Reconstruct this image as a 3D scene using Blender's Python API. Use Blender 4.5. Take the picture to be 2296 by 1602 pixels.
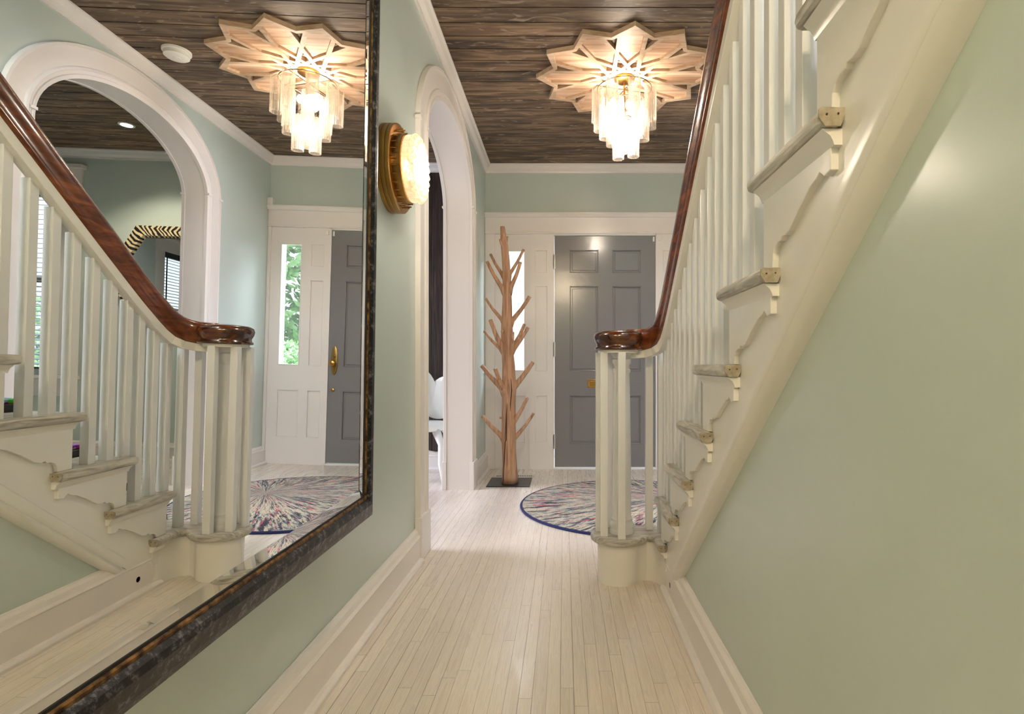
import bpy, bmesh, math, random
from mathutils import Vector, Matrix
PI = math.pi
random.seed(7)
for o in list(bpy.data.objects): bpy.data.objects.remove(o)
S = bpy.context.scene
COL = S.collection

# ------------------------------------------------------------------ camera
F, CX, CY, H = 1274.0, 1265.5, 819.5, 0.92
W_, H_ = 2296.0, 1602.0
cam = bpy.data.cameras.new('camera'); camo = bpy.data.objects.new('camera', cam); COL.objects.link(camo)
cam.sensor_fit = 'HORIZONTAL'; cam.sensor_width = 36; cam.lens = F / W_ * 36
cam.shift_x = -(CX - W_ / 2) / W_; cam.shift_y = (CY - H_ / 2) / W_
cam.clip_start = 0.02; cam.clip_end = 200
camo.location = (0, 0, H); camo.rotation_euler = (PI / 2, 0, 0)
S.camera = camo
# ------------------------------------------------------------------ world + view
w = bpy.data.worlds.new('World'); S.world = w; w.use_nodes = True
bg = w.node_tree.nodes['Background']; bg.inputs[0].default_value = (0.86, 0.94, 1.0, 1); bg.inputs[1].default_value = 0.95
S.view_settings.view_transform = 'Standard'; S.view_settings.look = 'None'
S.view_settings.exposure = 1.10; S.view_settings.gamma = 1
S.view_settings.use_curve_mapping = False

def lamp(name, kind, loc, power, col, rot=(0, 0, 0), size=0.1, sizey=None, spread=None):
    l = bpy.data.lights.new(name, kind); l.energy = power; l.color = col
    if kind == 'AREA':
        l.size = size
        if sizey: l.shape = 'RECTANGLE'; l.size_y = sizey
        if spread: l.spread = spread
    elif kind == 'SUN': l.angle = size
    else: l.shadow_soft_size = size
    if kind == 'SPOT': l.spot_size = 2.2; l.spot_blend = 0.6
    o = bpy.data.objects.new(name, l); COL.objects.link(o); o.location = loc; o.rotation_euler = rot
    return o
WARM = (1.0, 0.87, 0.72); DAY = (0.80, 0.90, 1.0)
# daylight through the windows
def aimed(name, loc, target, power, col, size, sizey):
    d = (Vector(target) - Vector(loc)); o = lamp(name, 'AREA', loc, power, col, (0, 0, 0), size, sizey)
    o.rotation_euler = d.to_track_quat('-Z', 'Y').to_euler(); return o
aimed('sky_over_front_door', (0.36, 8.6, 4.6), (0.36, 5.0, 1.2), 650, DAY, 4.0, 2.0)
aimed('sky_over_front_window', (4.2, 8.2, 4.6), (3.4, 5.0, 1.4), 900, DAY, 3.0, 2.0)
aimed('sky_over_side_window', (7.2, 1.6, 4.6), (4.3, 1.6, 1.4), 900, DAY, 3.0, 2.0)
aimed('sky_over_left_room_window', (-6.2, 3.2, 2.6), (-4.0, 3.2, 1.4), 250, (0.84, 0.84, 1.0), 2.6, 2.0)
aimed('stairwell_daylight_fill', (0.9, -2.4, 4.6), (0.9, -1.0, 3.6), 90, (0.95, 0.95, 1.0), 1.2, 1.2)  # added daylight fill through an unseen opening high in the stairwell
# hall lamp, then a fill light for the stairs
lamp('hall_lamp_light', 'POINT', (0.0, -0.85, 2.40), 36, (1.0, 0.78, 0.52), size=0.14)
lamp('stairwell_fill_light', 'POINT', (0.9, 0.2, 4.5), 40, (1.0, 0.93, 0.84), size=0.15)  # no fixture here: point light added to brighten the stairwell from above

# ------------------------------------------------------------------ materials
def newmat(name):
    m = bpy.data.materials.new(name); m.use_nodes = True
    return m, m.node_tree.nodes, m.node_tree.links, m.node_tree.nodes['Principled BSDF']
def lin(c):
    return tuple((x / 12.92 if x <= 0.04045 else ((x + 0.055) / 1.055) ** 2.4) for x in c) + (1,)
def hexc(r, g, b): return lin((r / 255, g / 255, b / 255))
def pbr(name, col, rough=0.5, metal=0.0, coat=0.0, bump=None, var=None, spec=None):
    """col sRGB 0..255; bump=(scale,strength); var=(scale, colour2, amount, detail)"""
    m, N, L, P = newmat(name)
    P.inputs['Base Color'].default_value = hexc(*col); P.inputs['Roughness'].default_value = rough
    P.inputs['Metallic'].default_value = metal; P.inputs['Coat Weight'].default_value = coat
    P.inputs['Coat Roughness'].default_value = 0.08
    if spec is not None: P.inputs['Specular IOR Level'].default_value = spec
    tc = N.new('ShaderNodeTexCoord')
    if var:
        n = N.new('ShaderNodeTexNoise'); n.inputs['Scale'].default_value = var[0]; n.inputs['Detail'].default_value = var[3] if len(var) > 3 else 4
        r = N.new('ShaderNodeValToRGB'); r.color_ramp.elements[0].position = 0.5 - var[2]; r.color_ramp.elements[1].position = 0.5 + var[2]
        r.color_ramp.elements[0].color = hexc(*col); r.color_ramp.elements[1].color = hexc(*var[1])
        L.new(tc.outputs['Object'], n.inputs['Vector']); L.new(n.outputs['Fac'], r.inputs['Fac']); L.new(r.outputs['Color'], P.inputs['Base Color'])
    if bump:
        n = N.new('ShaderNodeTexNoise'); n.inputs['Scale'].default_value = bump[0]; n.inputs['Detail'].default_value = 3
        b = N.new('ShaderNodeBump'); b.inputs['Strength'].default_value = bump[1]; b.inputs['Distance'].default_value = 0.004
        L.new(tc.outputs['Object'], n.inputs['Vector']); L.new(n.outputs['Fac'], b.inputs['Height']); L.new(b.outputs['Normal'], P.inputs['Normal'])
    return m
def emis(name, col, strength):
    m, N, L, P = newmat(name)
    P.inputs['Base Color'].default_value = (0.8, 0.8, 0.8, 1)
    P.inputs['Emission Color'].default_value = col + (1,); P.inputs['Emission Strength'].default_value = strength
    return m
def mathn(N, L, op, a, b=None):
    n = N.new('ShaderNodeMath'); n.operation = op
    for i, v in enumerate((a, b)):
        if v is None: continue
        if isinstance(v, (int, float)): n.inputs[i].default_value = v
        else: L.new(v, n.inputs[i])
    return n.outputs[0]
def mixc(N, L, fac, a, b, mode='MIX'):
    n = N.new('ShaderNodeMix'); n.data_type = 'RGBA'; n.blend_type = mode
    for s, v in ((n.inputs[0], fac), (n.inputs[6], a), (n.inputs[7], b)):
        if isinstance(v, (int, float)): s.default_value = v
        elif isinstance(v, tuple): s.default_value = v
        else: L.new(v, s)
    return n.outputs[2]
def ramp(N, L, fac, stops):
    r = N.new('ShaderNodeValToRGB'); e = r.color_ramp.elements
    while len(e) < len(stops): e.new(0.5)
    for i, (p, c) in enumerate(stops): e[i].position = p; e[i].color = c
    L.new(fac, r.inputs['Fac']); return r.outputs['Color']
def vec(N, L, x, y, z):
    c = N.new('ShaderNodeCombineXYZ')
    for i, v in enumerate((x, y, z)):
        if isinstance(v, (int, float)): c.inputs[i].default_value = v
        else: L.new(v, c.inputs[i])
    return c.outputs[0]

M = {}
M['green'] = pbr('pale_green_gloss_paint', (197, 209, 203), 0.27, bump=(7, 0.28), var=(1.3, (200, 212, 206), 0.3))
M['white'] = pbr('white_gloss_trim_paint', (236, 230, 226), 0.28, bump=(14, 0.12))
M['cream'] = pbr('cream_gloss_stair_paint', (236, 233, 227), 0.24, bump=(16, 0.14))
M['post'] = pbr('white_gloss_baluster_paint', (231, 231, 232), 0.22, bump=(16, 0.14))
M['door'] = pbr('grey_gloss_door_paint', (130, 128, 130), 0.17, bump=(22, 0.16))
M['brass'] = pbr('antique_brass', (186, 144, 84), 0.28, 1.0, var=(14, (160, 116, 58), 0.25))
M['brassd'] = pbr('dull_brass', (150, 122, 70), 0.35, 1.0)
M['steel'] = pbr('painted_hinge_metal', (205, 205, 200), 0.35, 0.3)
M['plastic'] = pbr('white_plastic', (238, 236, 230), 0.4)
M['plate'] = pbr('blued_steel_plate', (34, 40, 54), 0.32, 0.5)
M['navy'] = pbr('navy_rug_binding', (28, 34, 84), 0.9)
M['black'] = pbr('black_rubber', (22, 22, 24), 0.6)
M['blind'] = pbr('charcoal_blind_slat', (66, 74, 76), 0.4)
M['leaf'] = pbr('green_foliage', (112, 150, 100), 0.6, var=(7, (160, 192, 136), 0.2))
M['bark'] = pbr('brown_bark', (110, 92, 70), 0.9)
M['grass'] = pbr('lawn_green', (110, 150, 80), 0.9)
M['porch'] = pbr('porch_grey_boards', (200, 200, 198), 0.6)
M['wire'] = pbr('dark_wire', (60, 48, 36), 0.4, 0.8)
M['endg'] = pbr('bare_end_grain', (186, 178, 160), 0.5, var=(60, (146, 134, 112), 0.2))
M['dot'] = pbr('nail_hole_dark', (70, 48, 34), 0.7)
M['bulb'] = emis('warm_bulb_glow', (1.0, 0.80, 0.55), 22)
M['bulb2'] = emis('sconce_bulb_glow', (1.0, 0.80, 0.55), 2.5)
M['can'] = emis('recessed_bulb_glow', (1.0, 0.86, 0.62), 25)
M['dome'] = emis('frosted_dome_glow', (1.0, 0.8, 0.55), 4)

def mat_ceiling():
    m, N, L, P = newmat('weathered_brown_ceiling_planks')
    g = N.new('ShaderNodeNewGeometry'); s = N.new('ShaderNodeSeparateXYZ'); L.new(g.outputs['Position'], s.inputs[0])
    idx = mathn(N, L, 'FLOOR', mathn(N, L, 'DIVIDE', mathn(N, L, 'SUBTRACT', s.outputs[1], 2.936), 0.123))
    wn = N.new('ShaderNodeTexWhiteNoise'); wn.noise_dimensions = '1D'; L.new(idx, wn.inputs['W'])
    n1 = N.new('ShaderNodeTexNoise'); n1.inputs['Scale'].default_value = 1; n1.inputs['Detail'].default_value = 7; n1.inputs['Distortion'].default_value = 0.6
    L.new(vec(N, L, mathn(N, L, 'ADD', mathn(N, L, 'MULTIPLY', s.outputs[0], 3.0), mathn(N, L, 'MULTIPLY', idx, 7.3)), mathn(N, L, 'MULTIPLY', s.outputs[1], 26), s.outputs[2]), n1.inputs['Vector'])
    c = ramp(N, L, n1.outputs['Fac'], [(0.32, hexc(66, 51, 39)), (0.5, hexc(112, 90, 70)), (0.64, hexc(150, 126, 99)), (0.78, hexc(96, 77, 59))])
    # pale knots / whitewash strokes
    n2 = N.new('ShaderNodeTexNoise'); n2.inputs['Scale'].default_value = 1; n2.inputs['Detail'].default_value = 3; n2.inputs['Distortion'].default_value = 2.2
    L.new(vec(N, L, mathn(N, L, 'ADD', mathn(N, L, 'MULTIPLY', s.outputs[0], 5.0), mathn(N, L, 'MULTIPLY', idx, 3.1)), mathn(N, L, 'MULTIPLY', s.outputs[1], 15), 0.0), n2.inputs['Vector'])
    k = ramp(N, L, n2.outputs['Fac'], [(0.60, (0, 0, 0, 1)), (0.70, (0.8, 0.8, 0.8, 1))])
    c = mixc(N, L, k, c, hexc(176, 156, 132))
    tone = ramp(N, L, wn.outputs['Value'], [(0, (0.72, 0.72, 0.74, 1)), (1, (1.05, 1.0, 0.96, 1))])
    c = mixc(N, L, 1.0, c, tone, 'MULTIPLY')
    L.new(c, P.inputs['Base Color']); P.inputs['Roughness'].default_value = 0.55
    b = N.new('ShaderNodeBump'); b.inputs['Strength'].default_value = 0.3; b.inputs['Distance'].default_value = 0.003
    L.new(n1.outputs['Fac'], b.inputs['Height']); L.new(b.outputs['Normal'], P.inputs['Normal'])
    return m
M['ceil'] = mat_ceiling()

def mat_floor():
    m, N, L, P = newmat('whitewashed_oak_strip_floor')
    g = N.new('ShaderNodeNewGeometry'); s = N.new('ShaderNodeSeparateXYZ'); L.new(g.outputs['Position'], s.inputs[0])
    X, Y = s.outputs[0], s.outputs[1]
    u = mathn(N, L, 'DIVIDE', mathn(N, L, 'ADD', X, 0.012), 0.0385)
    row = mathn(N, L, 'FLOOR', u); fu = mathn(N, L, 'FRACT', u)
    wr = N.new('ShaderNodeTexWhiteNoise'); wr.noise_dimensions = '1D'; L.new(row, wr.inputs['W'])
    v = mathn(N, L, 'ADD', mathn(N, L, 'DIVIDE', Y, 0.92), mathn(N, L, 'MULTIPLY', wr.outputs['Value'], 9.0))
    cell = mathn(N, L, 'FLOOR', v); fv = mathn(N, L, 'FRACT', v)
    wc = N.new('ShaderNodeTexWhiteNoise'); wc.noise_dimensions = '2D'; L.new(vec(N, L, row, cell, 0.0), wc.inputs['Vector'])
    # grain
    n = N.new('ShaderNodeTexNoise'); n.inputs['Scale'].default_value = 1; n.inputs['Detail'].default_value = 6; n.inputs['Distortion'].default_value = 0.8
    L.new(vec(N, L, mathn(N, L, 'ADD', mathn(N, L, 'MULTIPLY', X, 130), mathn(N, L, 'MULTIPLY', row, 5.7)), mathn(N, L, 'MULTIPLY', Y, 5), mathn(N, L, 'MULTIPLY', wc.outputs['Value'], 30)), n.inputs['Vector'])
    c = ramp(N, L, n.outputs['Fac'], [(0.3, hexc(220, 209, 197)), (0.52, hexc(232, 223, 213)), (0.75, hexc(240, 233, 226))])
    tone = ramp(N, L, wc.outputs['Value'], [(0, (0.92, 0.91, 0.90, 1)), (1, (1.03, 1.03, 1.02, 1))])
    c = mixc(N, L, 1.0, c, tone, 'MULTIPLY')
    # seams: side joints and butt joints
    d1 = mathn(N, L, 'MINIMUM', fu, mathn(N, L, 'SUBTRACT', 1.0, fu))
    wv = N.new('ShaderNodeTexWhiteNoise'); wv.noise_dimensions = '1D'; L.new(mathn(N, L, 'ADD', row, 3.3), wv.inputs['W'])
    wid = mathn(N, L, 'ADD', 0.012, mathn(N, L, 'MULTIPLY', mathn(N, L, 'POWER', wv.outputs['Value'], 5.0), 0.028))
    s1 = mathn(N, L, 'LESS_THAN', d1, wid)
    s2 = mathn(N, L, 'LESS_THAN', fv, 0.0016)
    seam = mathn(N, L, 'MAXIMUM', s1, s2)
    c = mixc(N, L, mathn(N, L, 'MULTIPLY', seam, 0.58), c, hexc(84, 66, 48))
    L.new(c, P.inputs['Base Color'])
    rr = ramp(N, L, n.outputs['Fac'], [(0.3, (0.36, 0.36, 0.36, 1)), (0.7, (0.24, 0.24, 0.24, 1))])
    L.new(rr, P.inputs['Roughness'])
    b = N.new('ShaderNodeBump'); b.inputs['Strength'].default_value = 0.25; b.inputs['Distance'].default_value = 0.001; b.invert = True
    hgt = mathn(N, L, 'ADD', seam, mathn(N, L, 'MULTIPLY', n.outputs['Fac'], 0.6))
    L.new(hgt, b.inputs['Height']); L.new(b.outputs['Normal'], P.inputs['Normal'])
    return m
M['floor'] = mat_floor()

def mat_wood(name, c1, c2, c3, rough, axis, sc=(3, 40), coat=0.0, coord='Object'):
    m, N, L, P = newmat(name)
    tc = N.new('ShaderNodeTexCoord'); s = N.new('ShaderNodeSeparateXYZ'); L.new(tc.outputs[coord], s.inputs[0])
    n = N.new('ShaderNodeTexNoise'); n.inputs['Scale'].default_value = 1; n.inputs['Detail'].default_value = 6; n.inputs['Distortion'].default_value = 1.0
    k = [sc[1]] * 3; k[axis] = sc[0]
    L.new(vec(N, L, *[mathn(N, L, 'MULTIPLY', s.outputs[i], k[i]) for i in range(3)]), n.inputs['Vector'])
    c = ramp(N, L, n.outputs['Fac'], [(0.28, hexc(*c1)), (0.5, hexc(*c2)), (0.72, hexc(*c3))])
    L.new(c, P.inputs['Base Color']); P.inputs['Roughness'].default_value = rough; P.inputs['Coat Weight'].default_value = coat
    P.inputs['Coat Roughness'].default_value = 0.1
    b = N.new('ShaderNodeBump'); b.inputs['Strength'].default_value = 0.25; b.inputs['Distance'].default_value = 0.002
    L.new(n.outputs['Fac'], b.inputs['Height']); L.new(b.outputs['Normal'], P.inputs['Normal'])
    return m
M['rail'] = mat_wood('varnished_mahogany', (74, 32, 14), (106, 50, 21), (140, 74, 34), 0.26, 1, (2.5, 34), 0.5)
M['rail_dark'] = mat_wood('dark_varnished_volute', (24, 10, 7), (72, 32, 14), (122, 64, 26), 0.2, 0, (6, 30), 0.7)
M['tread'] = mat_wood('worn_whitewashed_tread', (140, 134, 124), (188, 184, 174), (216, 212, 204), 0.42, 1, (9, 60))
M['treadx'] = mat_wood('worn_whitewashed_step', (140, 134, 124), (188, 184, 174), (216, 212, 204), 0.42, 0, (9, 60))
M['tree'] = mat_wood('bare_sanded_tree_wood', (150, 112, 84), (192, 150, 118), (214, 176, 146), 0.6, 2, (4, 50))
M['panel'] = mat_wood('whitewashed_petal_boards', (172, 130, 98), (208, 172, 142), (228, 202, 176), 0.5, 0, (1.6, 26))
M['star'] = mat_wood('pale_star_lattice_wood', (176, 146, 116), (200, 172, 144), (214, 190, 164), 0.5, 0, (8, 30))
M['dark'] = mat_wood('dark_brown_wall_planks', (34, 26, 24), (54, 42, 38), (80, 64, 56), 0.45, 2, (3, 50))

def mat_frame():
    m, N, L, P = newmat('hammered_dark_bronze_frame')
    tc = N.new('ShaderNodeTexCoord')
    n = N.new('ShaderNodeTexNoise'); n.inputs['Scale'].default_value = 44; n.inputs['Detail'].default_value = 7; n.inputs['Roughness'].default_value = 0.78
    L.new(tc.outputs['Object'], n.inputs['Vector'])
    c = ramp(N, L, n.outputs['Fac'], [(0.46, hexc(6, 6, 9)), (0.53, hexc(38, 37, 42)), (0.61, hexc(108, 106, 108))])
    L.new(c, P.inputs['Base Color']); P.inputs['Metallic'].default_value = 0.3; P.inputs['Roughness'].default_value = 0.38
    b = N.new('ShaderNodeBump'); b.inputs['Strength'].default_value = 0.45; b.inputs['Distance'].default_value = 0.0025
    L.new(n.outputs['Fac'], b.inputs['Height']); L.new(b.outputs['Normal'], P.inputs['Normal'])
    return m
M['frame'] = mat_frame()
M['gold'] = pbr('rubbed_gold_edge', (150, 112, 66), 0.45, 0.7, var=(60, (60, 40, 24), 0.15))
def mat_mirror(name, tint):
    m, N, L, P = newmat(name)
    P.inputs['Base Color'].default_value = tint + (1,); P.inputs['Metallic'].default_value = 1; P.inputs['Roughness'].default_value = 0.0
    return m
M['mirror'] = mat_mirror('silvered_mirror', (0.93, 0.95, 0.94))

def mat_zebra():
    m, N, L, P = newmat('zebra_striped_frame')
    tc = N.new('ShaderNodeTexCoord')
    wv = N.new('ShaderNodeTexWave'); wv.bands_direction = 'X'; wv.inputs['Scale'].default_value = 8; wv.inputs['Distortion'].default_value = 6; wv.inputs['Detail'].default_value = 3; wv.inputs['Detail Scale'].default_value = 1.2
    L.new(tc.outputs['UV'], wv.inputs['Vector'])
    c = ramp(N, L, wv.outputs['Fac'], [(0.46, hexc(34, 28, 24)), (0.54, hexc(226, 208, 170))])
    L.new(c, P.inputs['Base Color']); P.inputs['Roughness'].default_value = 0.4
    return m
M['zebra'] = mat_zebra()

def mat_rug():
    m, N, L, P = newmat('multicolour_starburst_rug_pile')
    tc = N.new('ShaderNodeTexCoord'); s = N.new('ShaderNodeSeparateXYZ'); L.new(tc.outputs['Object'], s.inputs[0])
    x = mathn(N, L, 'SUBTRACT', s.outputs[0], 0.30); y = mathn(N, L, 'SUBTRACT', s.outputs[1], 0.14)
    r = mathn(N, L, 'SQRT', mathn(N, L, 'ADD', mathn(N, L, 'MULTIPLY', x, x), mathn(N, L, 'MULTIPLY', y, y)))
    r = mathn(N, L, 'MAXIMUM', r, 0.004)
    cx = mathn(N, L, 'DIVIDE', x, r); cy = mathn(N, L, 'DIVIDE', y, r)
    def streak(k, kr, off, det=5):
        n = N.new('ShaderNodeTexNoise'); n.inputs['Scale'].default_value = 1; n.inputs['Detail'].default_value = det; n.inputs['Roughness'].default_value = 0.75
        L.new(vec(N, L, mathn(N, L, 'MULTIPLY', cx, k), mathn(N, L, 'MULTIPLY', cy, k), mathn(N, L, 'ADD', mathn(N, L, 'MULTIPLY', r, kr), off)), n.inputs['Vector'])
        return n.outputs['Fac']
    a = streak(30, 7, 0, 6); b_ = streak(26, 6, 40, 6); d = streak(24, 5, 80, 6)
    base = ramp(N, L, a, [(0.38, hexc(44, 50, 72)), (0.45, hexc(112, 130, 142)), (0.50, hexc(200, 192, 172)), (0.60, hexc(218, 208, 184)), (0.64, hexc(110, 158, 160))])
    red = ramp(N, L, b_, [(0.56, (0, 0, 0, 1)), (0.59, (1, 1, 1, 1))])
    c = mixc(N, L, red, base, hexc(204, 84, 104))
    dk = ramp(N, L, d, [(0.54, (0, 0, 0, 1)), (0.57, (1, 1, 1, 1))])
    c = mixc(N, L, dk, c, hexc(40, 44, 62))
    f = N.new('ShaderNodeTexNoise'); f.inputs['Scale'].default_value = 150; f.inputs['Detail'].default_value = 2; L.new(tc.outputs['Object'], f.inputs['Vector'])
    c = mixc(N, L, ramp(N, L, f.outputs['Fac'], [(0.48, (0, 0, 0, 1)), (0.66, (0.5, 0.5, 0.5, 1))]), c, hexc(120, 112, 112))
    L.new(c, P.inputs['Base Color']); P.inputs['Roughness'].default_value = 0.95
    b = N.new('ShaderNodeBump'); b.inputs['Strength'].default_value = 0.9; b.inputs['Distance'].default_value = 0.008
    L.new(f.outputs['Fac'], b.inputs['Height']); L.new(b.outputs['Normal'], P.inputs['Normal'])
    return m
M['rug'] = mat_rug()

def mat_multi():
    m, N, L, P = newmat('multicolour_braided_yarn')
    tc = N.new('ShaderNodeTexCoord'); v = N.new('ShaderNodeTexVoronoi'); v.inputs['Scale'].default_value = 55
    L.new(tc.outputs['Object'], v.inputs['Vector'])
    h = N.new('ShaderNodeHueSaturation'); h.inputs['Saturation'].default_value = 1.6; h.inputs['Value'].default_value = 0.6
    L.new(v.outputs['Color'], h.inputs['Color']); L.new(h.outputs['Color'], P.inputs['Base Color']); P.inputs['Roughness'].default_value = 0.8
    return m
M['multi'] = mat_multi()

def mat_glass(name, transp, tint, transl=0.4, em=None):
    m = bpy.data.materials.new(name); m.use_nodes = True; N = m.node_tree.nodes; L = m.node_tree.links; N.clear()
    out = N.new('ShaderNodeOutputMaterial'); t = N.new('ShaderNodeBsdfTransparent'); t.inputs[0].default_value = (0.97, 0.97, 0.97, 1)
    g = N.new('ShaderNodeBsdfGlossy'); g.inputs['Roughness'].default_value = 0.06
    d = N.new('ShaderNodeBsdfTranslucent'); d.inputs[0].default_value = tint + (1,)
    d2 = N.new('ShaderNodeBsdfDiffuse'); d2.inputs[0].default_value = tint + (1,)
    a = N.new('ShaderNodeMixShader'); a.inputs[0].default_value = 0.5; L.new(d.outputs[0], a.inputs[1]); L.new(d2.outputs[0], a.inputs[2])
    b = N.new('ShaderNodeMixShader'); b.inputs[0].default_value = 1 - transl; L.new(a.outputs[0], b.inputs[1]); L.new(g.outputs[0], b.inputs[2])
    lw = N.new('ShaderNodeLayerWeight'); lw.inputs['Blend'].default_value = 0.35
    mm = N.new('ShaderNodeMapRange'); mm.inputs['To Min'].default_value = 1 - transp; mm.inputs['To Max'].default_value = min(1, 1 - transp + 0.55)
    L.new(lw.outputs['Facing'], mm.inputs['Value'])
    c = N.new('ShaderNodeMixShader'); L.new(mm.outputs[0], c.inputs[0]); L.new(t.outputs[0], c.inputs[1]); L.new(b.outputs[0], c.inputs[2])
    last = c.outputs[0]
    if em:
        e = N.new('ShaderNodeEmission'); e.inputs[0].default_value = em[0] + (1,); e.inputs[1].default_value = em[1]
        ad = N.new('ShaderNodeAddShader'); L.new(last, ad.inputs[0]); L.new(e.outputs[0], ad.inputs[1]); last = ad.outputs[0]
    L.new(last, out.inputs[0])
    return m
M['tube'] = mat_glass('ribbed_clear_glass', 0.86, (0.80, 0.70, 0.58), 0.6)
M['bubble'] = mat_glass('bubbled_sconce_glass', 0.5, (0.85, 0.76, 0.60), 0.6, ((1.0, 0.78, 0.46), 0.10))
M['pane'] = mat_glass('window_pane_glass', 0.94, (0.9, 0.95, 1.0), 0.1)

# ------------------------------------------------------------------ mesh helpers
class MB:
    def __init__(self): self.bm = bmesh.new()
    def box(self, x0, x1, y0, y1, z0, z1):
        v = [self.bm.verts.new(p) for p in ((x0, y0, z0), (x1, y0, z0), (x1, y1, z0), (x0, y1, z0), (x0, y0, z1), (x1, y0, z1), (x1, y1, z1), (x0, y1, z1))]
        for f in ((0, 3, 2, 1), (4, 5, 6, 7), (0, 1, 5, 4), (1, 2, 6, 5), (2, 3, 7, 6), (3, 0, 4, 7)): self.bm.faces.new([v[i] for i in f])
        return self
    def prism(self, poly, a, b, axis):
        """poly in the other two axes (in order), extruded along axis from a to b"""
        def P(p, t):
            if axis == 'X': return (t, p[0], p[1])
            if axis == 'Y': return (p[0], t, p[1])
            return (p[0], p[1], t)
        A = [self.bm.verts.new(P(p, a)) for p in poly]; B = [self.bm.verts.new(P(p, b)) for p in poly]; n = len(poly)
        self.bm.faces.new(A); self.bm.faces.new(B[::-1])
        for i in range(n): self.bm.faces.new([A[i], B[i], B[(i + 1) % n], A[(i + 1) % n]])
        return self
    def rings(self, rings, close=True, caps=True):
        R = [[self.bm.verts.new(p) for p in r] for r in rings]; n = len(R[0])
        for i in range(len(R) - 1):
            for j in range(n if close else n - 1):
                self.bm.faces.new([R[i][j], R[i][(j + 1) % n], R[i + 1][(j + 1) % n], R[i + 1][j]])
        if caps and close: self.bm.faces.new(R[0][::-1]); self.bm.faces.new(R[-1])
        return self
    def lathe(self, prof, c=(0, 0, 0), seg=32, axis='Z', caps=True, mod=None):
        rs = []
        for r, h in prof:
            ring = []
            for k in range(seg):
                a = 2 * PI * k / seg; rr = r * (mod(a) if mod else 1)
                u, v = rr * math.cos(a), rr * math.sin(a)
                ring.append((c[0] + u, c[1] + v, c[2] + h) if axis == 'Z' else (c[0] + h, c[1] + u, c[2] + v) if axis == 'X' else (c[0] + u, c[1] + h, c[2] + v))
            rs.append(ring)
        return self.rings(rs, True, caps)
    def tube(self, pts, rad, seg=10):
        pts = [Vector(p) for p in pts]; rs = []
        up = Vector((0.13, 0.97, 0.2))
        for i, p in enumerate(pts):
            t = (pts[min(i + 1, len(pts) - 1)] - pts[max(i - 1, 0)]).normalized()
            s = t.cross(up)
            s = s.normalized() if s.length > 1e-4 else Vector((1, 0, 0)); u = s.cross(t)
            r = rad[i] if isinstance(rad, (list, tuple)) else rad
            rs.append([p + s * (r * math.cos(2 * PI * k / seg)) + u * (r * math.sin(2 * PI * k / seg)) for k in range(seg)])
        return self.rings(rs)
    def sphere(self, c, r, seg=12, sc=(1, 1, 1)):
        m = Matrix.Translation(c) @ Matrix.Diagonal((r * sc[0], r * sc[1], r * sc[2], 1))
        bmesh.ops.create_uvsphere(self.bm, u_segments=seg, v_segments=max(6, seg // 2), radius=1, matrix=m); return self
    def sweep(self, path, prof):
        """path: list of (point, u-dir, w-dir); prof: list of (u, w)"""
        return self.rings([[Vector(p) + Vector(U) * u + Vector(Wd) * q for u, q in prof] for p, U, Wd in path])
    def obj(self, name, mat, parent=None, bevel=0, smooth=False, seg=2, loc=None):
        bm = self.bm; bmesh.ops.recalc_face_normals(bm, faces=bm.faces[:])
        me = bpy.data.meshes.new(name)
        if loc is not None: bmesh.ops.translate(bm, verts=bm.verts, vec=-Vector(loc))
        bm.to_mesh(me); bm.free()
        if smooth:
            for p in me.polygons: p.use_smooth = True
        me.materials.append(M[mat]); o = bpy.data.objects.new(name, me); COL.objects.link(o)
        if loc is not None: o.location = loc
        if parent:
            o.parent = parent
            if loc is None: o.matrix_parent_inverse = parent.matrix_world.inverted()
        if smooth and smooth != 'all':
            o.data.set_sharp_from_angle(angle=math.radians(38))
        if bevel:
            b = o.modifiers.new('bevel', 'BEVEL'); b.width = bevel; b.segments = seg; b.limit_method = 'ANGLE'; b.angle_limit = math.radians(40)
        return o
def root(name, loc, label, cat, group=None):
    o = bpy.data.objects.new(name, None); COL.objects.link(o); o.location = loc; o.empty_display_size = 0.05
    tag(o, label, cat, group); bpy.context.view_layer.update(); return o
def tag(o, label, cat, group=None):
    o['label'] = label; o['category'] = cat
    if group: o['group'] = group
    return o
def struct(o, label=None, cat=None):
    o['kind'] = 'structure'
    if label: o['label'] = label
    if cat: o['category'] = cat
    return o
def copyo(o, parent, loc=None, rot=None):
    c = o.copy(); COL.objects.link(c); c.parent = parent
    if loc is not None: c.location = loc
    if rot is not None: c.rotation_euler = rot
    return c
def ring_box(mb, x0, x1, y0, y1, z0, z1, wx, wz):   # rectangular frame lying in XZ
    mb.box(x0, x0 + wx, y0, y1, z0, z1); mb.box(x1 - wx, x1, y0, y1, z0, z1)
    mb.box(x0 + wx, x1 - wx, y0, y1, z0, z0 + wz); mb.box(x0 + wx, x1 - wx, y0, y1, z1 - wz, z1)

# ================================================================== THE SETTING
CZ = 2.695            # ceiling height
LX = -0.70            # left hall wall
RX = 1.36             # right foyer wall
GX = 0.437            # green wall below the stairs
FY = 5.04             # front wall
BY = -1.6             # back of the hall
b = MB().box(-4.4, 5.3, BY - 0.2, FY + 0.2, -0.12, 0)
struct(b.obj('floor', 'floor'), 'whitewashed oak strip floor running towards the front door', 'floor')

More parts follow.
